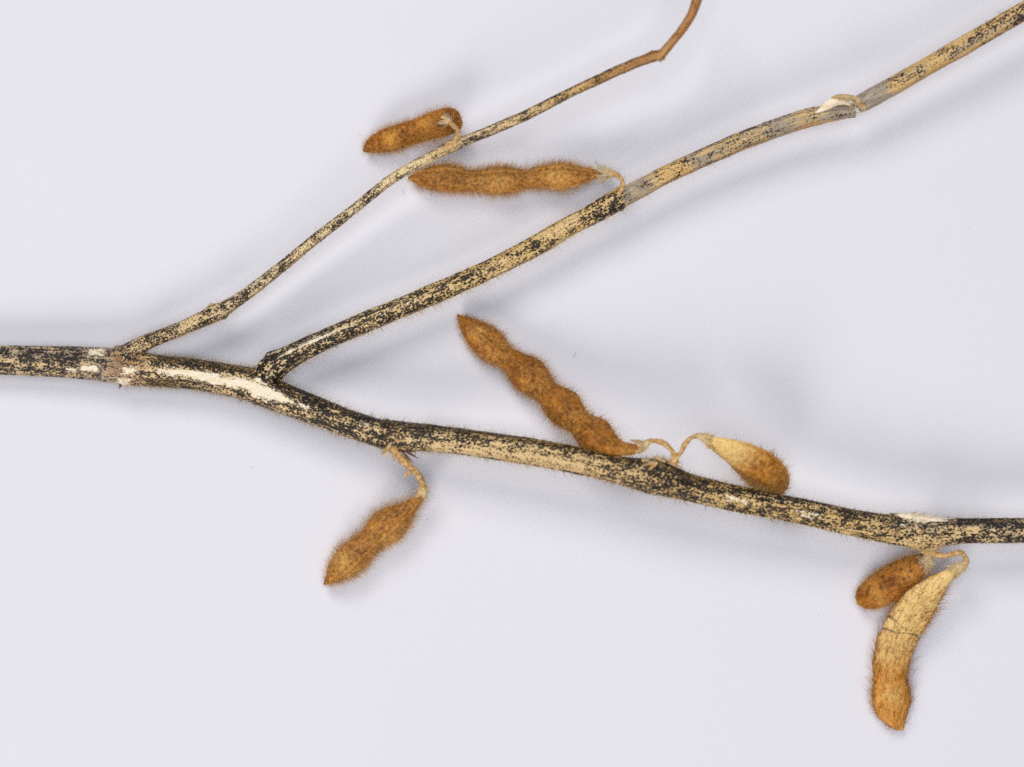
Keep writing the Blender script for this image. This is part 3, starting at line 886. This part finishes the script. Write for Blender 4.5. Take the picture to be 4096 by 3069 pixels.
# pod lying on the thin upper branch, pale calyx facing up
p1 = pod([(1841, 468, 122, 20), (1828, 472, 118, 41), (1804, 481, 112, 50), (1767, 493, 104, 51), (1712, 509, 92, 50), (1680, 520, 86, 44), (1644, 532, 80, 45), (1577, 553, 68, 46), (1530, 568, 60, 41), (1492, 582, 54, 31), (1468, 596, 48, 17), (1452, 605, 44, 3)],
         math.radians(28), M_POD_DARK, 'small two-seeded brown pod above the thin upper branch', thick=[(0, 10), (.1, 26), (.5, 28), (.9, 18), (1, 2)], seeds=[(.32, 14), (.68, 15)],
         pale=lambda X, c, s: .05 + .75 * np.exp(-((X - .70) / .07) ** 2) * smooth(-s, .2, .9) + .3 * np.exp(-((X - .35) / .12) ** 2), smut_crease=lambda X, c, s: .16 * np.exp(-((X - .80) / .06) ** 2) + .18 * np.exp(-((X - .25) / .1) ** 2) - .05,
         hair=[dict(n=2400, L=21, mat=M_HAIR_BROWN, r=.62, lean=.2, spread=.28, curl=.3), dict(n=800, L=32, mat=M_HAIR_BROWN, r=.62, lean=.35, spread=.4, curl=.75)], seed=1)
stalk([(1807, 583, 258, 13), (1822, 566, 264, 11), (1833, 548, 264, 11), (1832, 528, 240, 10), (1820, 509, 212, 9), (1804, 496, 182, 8), (1790, 487, 162, 9)], p1.obj, seed=1)
calyx([(1800, 493, 176, 8), (1790, 486, 164, 13), (1780, 482, 154, 18), (1768, 483, 144, 20)], p1.obj, seed=1, hair=90, hmat=M_HAIR_PALE)

# three-seeded pod between the two branches
p2 = pod([(2408, 699, 93, 9), (2388, 698, 91, 17), (2370, 698, 88, 23), (2324, 701, 83, 38), (2280, 703, 78, 50), (2243, 704, 76, 54), (2200, 706, 73, 52), (2166, 709, 71, 46), (2120, 716, 68, 41), (2093, 721, 67, 42), (2060, 722, 66, 50), (2020, 721, 65, 57), (1975, 722, 63, 56), (1935, 725, 62, 51), (1895, 727, 61, 47), (1860, 724, 60, 48),
          (1820, 716, 58, 54), (1781, 712, 57, 55), (1740, 712, 55, 50), (1700, 713, 52, 41), (1665, 713, 48, 26), (1632, 712, 46, 4)],
         math.radians(50), M_POD, 'three-seeded brown pod hanging from the middle branch', depth=[(0, 9), (.06, 20), (.15, 44), (.3, 52), (.8, 52), (.93, 40), (1, 3)],
         pale=lambda X, c, s: .12 + .3 * np.exp(-((X - .22) / .08) ** 2) + .2 * np.exp(-((X - .55) / .1) ** 2), smut_crease=lambda X, c, s: .34 * np.exp(-((X - .40) / .07) ** 2) * smooth(np.abs(c), .1, .7) + .25 * np.exp(-((X - .66) / .05) ** 2) * smooth(c, .1, .6) + .3 * np.exp(-((X - .12) / .06) ** 2) * smooth(c, .6, .9),
         hair=[dict(n=3450, L=19, mat=M_HAIR_BROWN, r=.62, lean=.2, spread=.28, curl=.3), dict(n=1400, L=29, mat=M_HAIR_BROWN, r=.62, lean=.35, spread=.4, curl=.75)], seed=2)
stalk([(2478, 778, 176, 12), (2488, 758, 180, 9), (2491, 738, 178, 8), (2487, 718, 170, 8), (2474, 703, 148, 9), (2456, 696, 128, 10), (2440, 694, 114, 11)], p2.obj, seed=2, hair=120)
calyx([(2452, 695, 124, 9), (2434, 694, 110, 14), (2412, 696, 98, 17), (2388, 698, 92, 23)], p2.obj, seed=2, hair=520, hl=22)

# long four-seeded pod, suture up
p3 = pod([(2562, 1797, 300, 13), (2545, 1798, 298, 18), (2497, 1796, 290, 25), (2462, 1789, 276, 34), (2430, 1774, 257, 50), (2400, 1756, 236, 64), (2375, 1738, 218, 68), (2345, 1714, 199, 62), (2316, 1690, 181, 55), (2286, 1662, 164, 64), (2255, 1632, 147, 71), (2220, 1600, 131, 63), (2187, 1570, 117, 52), (2160, 1546, 106, 60),
          (2128, 1514, 83, 69), (2100, 1487, 77, 69), (2062, 1456, 70, 55), (2032, 1433, 65, 47), (2005, 1418, 62, 53), (1975, 1393, 59, 61), (1939, 1360, 55, 61), (1905, 1333, 50, 53), (1876, 1308, 49, 40), (1850, 1280, 46, 21), (1829, 1260, 44, 3)],
         math.radians(84), M_POD, 'long four-seeded brown pod leaning on the main stem', depth=[(0, 12), (.08, 24), (.2, 48), (.5, 56), (.85, 54), (.95, 36), (1, 3)],
         pale=lambda X, c, s: .02 + .45 * np.exp(-((X - .885) / .03) ** 2) * smooth(c, .5, .9) + .1 * np.sin(X * 26), smut_crease=lambda X, c, s: .15 * np.exp(-((X - .08) / .06) ** 2),
         hair=[dict(n=4050, L=18, mat=M_HAIR_BROWN, r=.62, lean=.2, spread=.28, curl=.3), dict(n=1400, L=28, mat=M_HAIR_BROWN, r=.62, lean=.35, spread=.4, curl=.75)], seed=3, seam_w=.07, wrinkle=3.0)
stalk([(2690, 1856, 296, 14), (2699, 1832, 306, 11), (2692, 1808, 312, 10), (2672, 1784, 314, 10), (2645, 1768, 312, 10), (2614, 1762, 308, 10), (2592, 1770, 304, 10), (2574, 1784, 302, 11), (2556, 1796, 300, 12)], p3.obj, seed=3)
calyx([(2596, 1768, 306, 10), (2578, 1780, 304, 14), (2560, 1790, 302, 18), (2534, 1796, 300, 22)], p3.obj, seed=3, hair=120)
bract((2572, 1772), (2518, 1760), 9, p3.obj, M_BRACT, 312, 318, seed=3, name='sepal')

# pale one-seeded pod above the stem, its blunt end behind it
p4 = pod([(2798, 1746, 300, 9), (2825, 1757, 298, 14), (2869, 1776, 292, 27), (2915, 1795, 282, 41), (2968, 1822, 262, 56), (3015, 1852, 236, 69), (3052, 1886, 206, 77), (3076, 1920, 180, 74), (3090, 1948, 162, 62), (3098, 1972, 148, 36), (3101, 1986, 142, 8)],
         math.radians(-32), M_POD_GOLD, 'one-seeded pod with pale neck tucked behind the main stem', thick=[(0, 8), (.1, 10), (.35, 22), (.7, 44), (.92, 40), (1, 6)],
         pale=lambda X, c, s: .8 * (1 - smooth(X, .25, .62)) + .08, smut_crease=lambda X, c, s: .28 * np.exp(-((X - .58) / .12) ** 2) - .08,
         hair=[dict(n=1700, L=22, mat=M_HAIR_BROWN, r=.8, lean=.2, spread=.3, dens=lambda X, c, p, q: .08 + .92 * smooth(X, .35, .75)), dict(n=1300, L=26, mat=M_HAIR_GOLD, r=1.0, dens=lambda X, c, p, q: smooth(X, .6, .8))], seed=4)
stalk([(2694, 1852, 300, 13), (2708, 1828, 312, 10), (2726, 1806, 316, 9), (2738, 1780, 318, 9), (2756, 1756, 316, 9), (2778, 1744, 310, 9), (2800, 1745, 304, 9)], p4.obj, seed=4)
calyx([(2784, 1742, 308, 9), (2802, 1745, 304, 13), (2826, 1754, 300, 18), (2856, 1772, 296, 24)], p4.obj, seed=4, hair=70)
bract((2826, 1776), (2862, 1802), 9, p4.obj, M_STALK, 312, 296, seed=4, name='sepal')

# two-seeded pod below the stem
p5 = pod([(1692, 1962, 128, 12), (1688, 1980, 120, 15), (1672, 2000, 112, 20), (1650, 2020, 104, 27), (1622, 2045, 94, 41), (1585, 2078, 84, 61), (1555, 2103, 78, 67), (1525, 2126, 73, 65), (1500, 2148, 69, 57), (1478, 2168, 66, 54), (1452, 2192, 64, 59), (1412, 2230, 60, 63), (1375, 2264, 56, 54), (1340, 2295, 52, 39), (1315, 2320, 48, 20), (1296, 2338, 46, 3)],
         math.radians(118), M_POD, 'two-seeded brown pod hanging below the main stem', depth=[(0, 12), (.1, 20), (.25, 46), (.5, 56), (.8, 54), (.94, 36), (1, 3)],
         pale=lambda X, c, s: .16 + .42 * np.exp(-((X - .42) / .08) ** 2) * smooth(-s, -.6, .2) + .38 * np.exp(-((X - .78) / .07) ** 2), smut_crease=lambda X, c, s: .34 * np.exp(-((X - .52) / .06) ** 2) * smooth(s, .1, .6),
         hair=[dict(n=2400, L=21, mat=M_HAIR_BROWN, r=.62, lean=.2, spread=.28, curl=.3), dict(n=1100, L=34, mat=M_HAIR_BROWN, r=.62, lean=.35, spread=.4, curl=.75)], seed=5)
stalk([(1572, 1786, 224, 14), (1586, 1812, 222, 15), (1606, 1836, 216, 13), (1632, 1858, 206, 14), (1656, 1880, 194, 13), (1674, 1902, 180, 11), (1688, 1926, 166, 12), (1694, 1948, 148, 13), (1690, 1972, 130, 14)], p5.obj, seed=5, hair=160, hmat=M_HAIR_GOLD)
calyx([(1694, 1938, 156, 10), (1695, 1954, 142, 15), (1690, 1972, 128, 19), (1676, 1994, 116, 23)], p5.obj, seed=5, hair=90)
bract((1640, 1886), (1614, 1908), 10, p5.obj, M_STALK, 206, 196, seed=51, name='bract')
bract((1556, 1788), (1522, 1822), 10, main.obj, M_BRACT, 230, 214, seed=52)
bract((1566, 1764), (1548, 1806), 11, main.obj, M_BRACT, 240, 236, seed=55)
bract((1590, 1808), (1604, 1850), 8, main.obj, M_STALK, 222, 206, seed=57)
bract((1560, 1796), (1538, 1834), 7, main.obj, M_CALYX, 224, 210, seed=58)
bract((1578, 1806), (1574, 1846), 9, main.obj, M_BRACT, 226, 208, seed=56)
bract((1612, 1798), (1676, 1836), 6, main.obj, M_BRACT_DARK, 214, 220, seed=53)
bract((1606, 1806), (1656, 1854), 5, main.obj, M_BRACT_DARK, 208, 206, seed=54)

# dark orange pod half hidden by the pale one
p6 = pod([(3712, 2234, 152, 10), (3700, 2244, 144, 22), (3676, 2262, 130, 41), (3646, 2281, 114, 52), (3597, 2311, 92, 60), (3549, 2343, 76, 64), (3505, 2370, 66, 61), (3465, 2388, 58, 50), (3440, 2396, 54, 34), (3424, 2400, 52, 12)],
         math.radians(-22), M_POD_DARK, 'small dark orange pod half hidden behind the pale pod', thick=[(0, 8), (.15, 22), (.5, 36), (.85, 32), (1, 6)], seeds=[(.35, 6), (.72, 8)],
         pale=lambda X, c, s: .02 + .4 * np.exp(-((X - .28) / .12) ** 2) + .4 * np.exp(-((X - .75) / .08) ** 2), smut_crease=lambda X, c, s: sum(1.1 * np.exp(-((X - a) / .028) ** 2 - ((c - k) / .16) ** 2) for a, k in ((.24, -.15), (.33, .30), (.36, -.35), (.50, .05), (.58, .45), (.66, -.05), (.80, .35), (.84, .10), (.45, -.5))),
         hair=[dict(n=1800, L=18, mat=M_HAIR_BROWN, r=.62, lean=.2, spread=.28, curl=.3), dict(n=1100, L=27, mat=M_HAIR_BROWN, r=.62, lean=.35, spread=.4, curl=.75)], seed=6)
stalk([(3690, 2196, 190, 16), (3706, 2212, 180, 13), (3714, 2226, 168, 12), (3708, 2242, 150, 14)], p6.obj, seed=6, mat=M_CALYX)
calyx([(3716, 2216, 176, 11), (3714, 2230, 164, 17), (3706, 2244, 150, 22), (3690, 2258, 140, 29)], p6.obj, seed=6, hair=320, hl=24)
bract((3720, 2240), (3732, 2266), 9, p6.obj, M_CALYX, 172, 160, seed=61, name='sepal')
bract((3690, 2222), (3668, 2218), 8, p6.obj, M_BRACT_DARK, 176, 176, seed=62, name='sepal')

# pale flat pod, face up
p7 = pod([(3846, 2262, 196, 9), (3822, 2278, 190, 15), (3785, 2308, 178, 25), (3742, 2344, 162, 43), (3712, 2374, 150, 56), (3684, 2404, 138, 67), (3658, 2440, 124, 74), (3636, 2476, 110, 77), (3615, 2510, 98, 77), (3598, 2541, 88, 77), (3580, 2588, 74, 74), (3570, 2625, 66, 72), (3564, 2660, 60, 69), (3558, 2705, 55, 64), (3560, 2740, 53, 68), (3564, 2775, 52, 75), (3570, 2815, 50, 75), (3578, 2850, 46, 63), (3590, 2882, 40, 43), (3602, 2904, 34, 22), (3614, 2920, 30, 3)],
         math.radians(8), M_POD_PALE, 'large pale flat pod with dark creases at the lower right', thick=[(0, 8), (.1, 13), (.3, 16), (.5, 15), (.65, 14), (.75, 20), (.95, 14), (1, 2)], seeds=[(.80, 9), (.30, 6)], creases=[(.475, .02, 6), (.445, -.015, 5), (.50, .01, 3)],
         pale=lambda X, c, s: .62 * (1 - smooth(X, .56, .76)) - .12 + .42 * np.exp(-((X - .80) / .05) ** 2) * smooth(1 - np.abs(c), .2, .7) + .2 * np.exp(-((X - .45) / .06) ** 2) + .18 * (1 - smooth(X, .3, .5)),
         smut_crease=lambda X, c, s: .36 * smooth(np.abs(c), .86, .99) * (1 - smooth(X, .25, .34)) + .85 * np.exp(-((X - .475 - .02 * c - .004 * np.sin(5 * c)) / .006) ** 2) + .72 * np.exp(-((X - .445 + .015 * c - .004 * np.sin(6 * c + 1)) / .005) ** 2) + .4 * np.exp(-((X - .46) / .03) ** 2) * smooth(c, .2, .9) + .25 * np.exp(-((X - .51) / .02) ** 2) * smooth(c, -.2, -.8) + .12 * np.exp(-((X - .335) / .02) ** 2) * band(c, .2, .3),  # smut on the edges; shade in the creases painted as dark lines
         hair=[dict(n=4200, L=36, mat=M_HAIR_RUST, r=.85, spread=.45, lean=.9, curl=.9, dens=lambda X, c, p, q: (.35 + .65 * smooth(np.abs(c), .8, .97)) * smooth(X, .1, .25)), dict(n=500, L=20, mat=M_HAIR_GOLD, r=.9)], seed=7, wrinkle=3.2, seam_w=.05)
stalk([(3700, 2204, 196, 15), (3735, 2217, 204, 10), (3776, 2225, 210, 10), (3806, 2218, 214, 10), (3836, 2209, 214, 9), (3860, 2220, 212, 10), (3868, 2241, 206, 10), (3858, 2260, 200, 11), (3838, 2272, 194, 12)], p7.obj, seed=7, hair=120)
calyx([(3866, 2250, 204, 10), (3850, 2264, 198, 15), (3826, 2278, 192, 19), (3800, 2298, 186, 25)], p7.obj, seed=7, hair=200, hl=19)
bract((3822, 2276), (3784, 2262), 7, p7.obj, M_BRACT, 206, 206, seed=71, name='sepal')

# ------------------------------------------------------------------ scales, buds and scars on the stem
bract((2572, 1868), (2522, 1900), 7, main.obj, M_BRACT, 316, 312, seed=81)
bract((2622, 1852), (2566, 1862), 9, main.obj, M_BRACT, 312, 306, seed=82)
bract((2630, 1850), (2590, 1884), 8, main.obj, M_STALK, 318, 322, seed=821)
bract((2600, 1846), (2560, 1838), 6, main.obj, M_BRACT, 300, 296, seed=822)
bract((2664, 1846), (2612, 1826), 8, main.obj, M_BRACT, 316, 314, seed=83)
bract((2680, 1850), (2732, 1876), 8, main.obj, M_BRACT, 314, 300, seed=84)
bract((2690, 1846), (2728, 1852), 6, main.obj, M_STALK, 312, 304, seed=85)
bract((3690, 2180), (3640, 2198), 10, main.obj, M_BRACT, 226, 214, seed=86)
bract((3680, 2186), (3756, 2206), 11, main.obj, M_CALYX, 226, 210, seed=87)
bract((3720, 2196), (3786, 2178), 14, main.obj, M_BRACT, 222, 222, seed=88)
bract((3650, 2072), (3588, 2060), 15, main.obj, M_WOOD, 246, 240, seed=89, name='bark_flake')
bract((3660, 2070), (3780, 2086), 10, main.obj, M_WOOD, 248, 240, seed=90, name='bark_flake')
bract((484, 1532), (478, 1556), 7, main.obj, M_BRACT_DARK, 110, 96, seed=91)
bract((500, 1524), (528, 1516), 8, main.obj, M_WOOD, 146, 150, seed=92, name='bark_flake')
bract((866, 1246), (834, 1222), 10, br_a.obj, M_BRACT, 172, 168, seed=93, name='bud_scale')
bract((862, 1240), (884, 1226), 12, br_a.obj, M_BRACT, 174, 166, seed=94, name='bud_scale')
bract((1776, 594), (1830, 570), 12, br_a.obj, M_STALK, 268, 272, seed=95, name='bud_scale')
bract((1770, 598), (1808, 590), 14, br_a.obj, M_BRACT, 264, 270, seed=96, name='bud_scale')
bract((2420, 790), (2482, 744), 8, br_b.obj, M_BRACT, 168, 176, seed=97, name='bud_scale')
bract((2636, 232), (2660, 240), 10, br_a.obj, M_STALK, 352, 340, seed=98, name='bud_scale')

# ------------------------------------------------------------------ dust and fallen hairs on the paper
rg = np.random.default_rng(5)
V = []; F = []
off = 0
for k in range(12):
    x, y = rg.uniform(30, 4060), rg.uniform(30, 3040)
    c = to_world((x, y, 2.0)); r = rg.uniform(0.8, 1.8)
    d = unit(rg.normal(size=(8, 3))) * r * rg.uniform(.6, 1.3, (8, 1))
    cube = np.array([[-1, -1, -1], [1, -1, -1], [1, 1, -1], [-1, 1, -1], [-1, -1, 1], [1, -1, 1], [1, 1, 1], [-1, 1, 1]]) * r * .7 + d * .4
    cube[:, 2] = np.abs(cube[:, 2] * .6)
    V.append(c + cube)
    F.append(np.array([[0, 3, 2, 1], [4, 5, 6, 7], [0, 1, 5, 4], [1, 2, 6, 5], [2, 3, 7, 6], [3, 0, 4, 7]]) + off)
    off += 8
for (x, y) in ((1612, 766), (2300, 1420)):
    a = rg.uniform(0, math.pi); L = rg.uniform(18, 40); bnd = rg.uniform(-.4, .4)
    ts = np.linspace(-.5, .5, 5)
    px = np.stack([x + L * (ts * math.cos(a) - bnd * ts ** 2 * math.sin(a)), y + L * (ts * math.sin(a) + bnd * ts ** 2 * math.cos(a)), np.full(5, 2.0)], 1)
    c = to_world(px)
    ring = []
    for i in range(5):
        for kk in range(3):
            an = 2 * math.pi * kk / 3
            ring.append(c[i] + .45 * np.array([math.cos(an), math.sin(an), math.sin(an + .5)]))
    V.append(np.array(ring)); F.append(grid_faces(5, 3) + off); off += 15
dust = mesh_obj('dust', np.vstack(V), F, M_DUST, kind='stuff')
dust['label'] = 'tiny dark specks and stray fallen hairs on the paper'
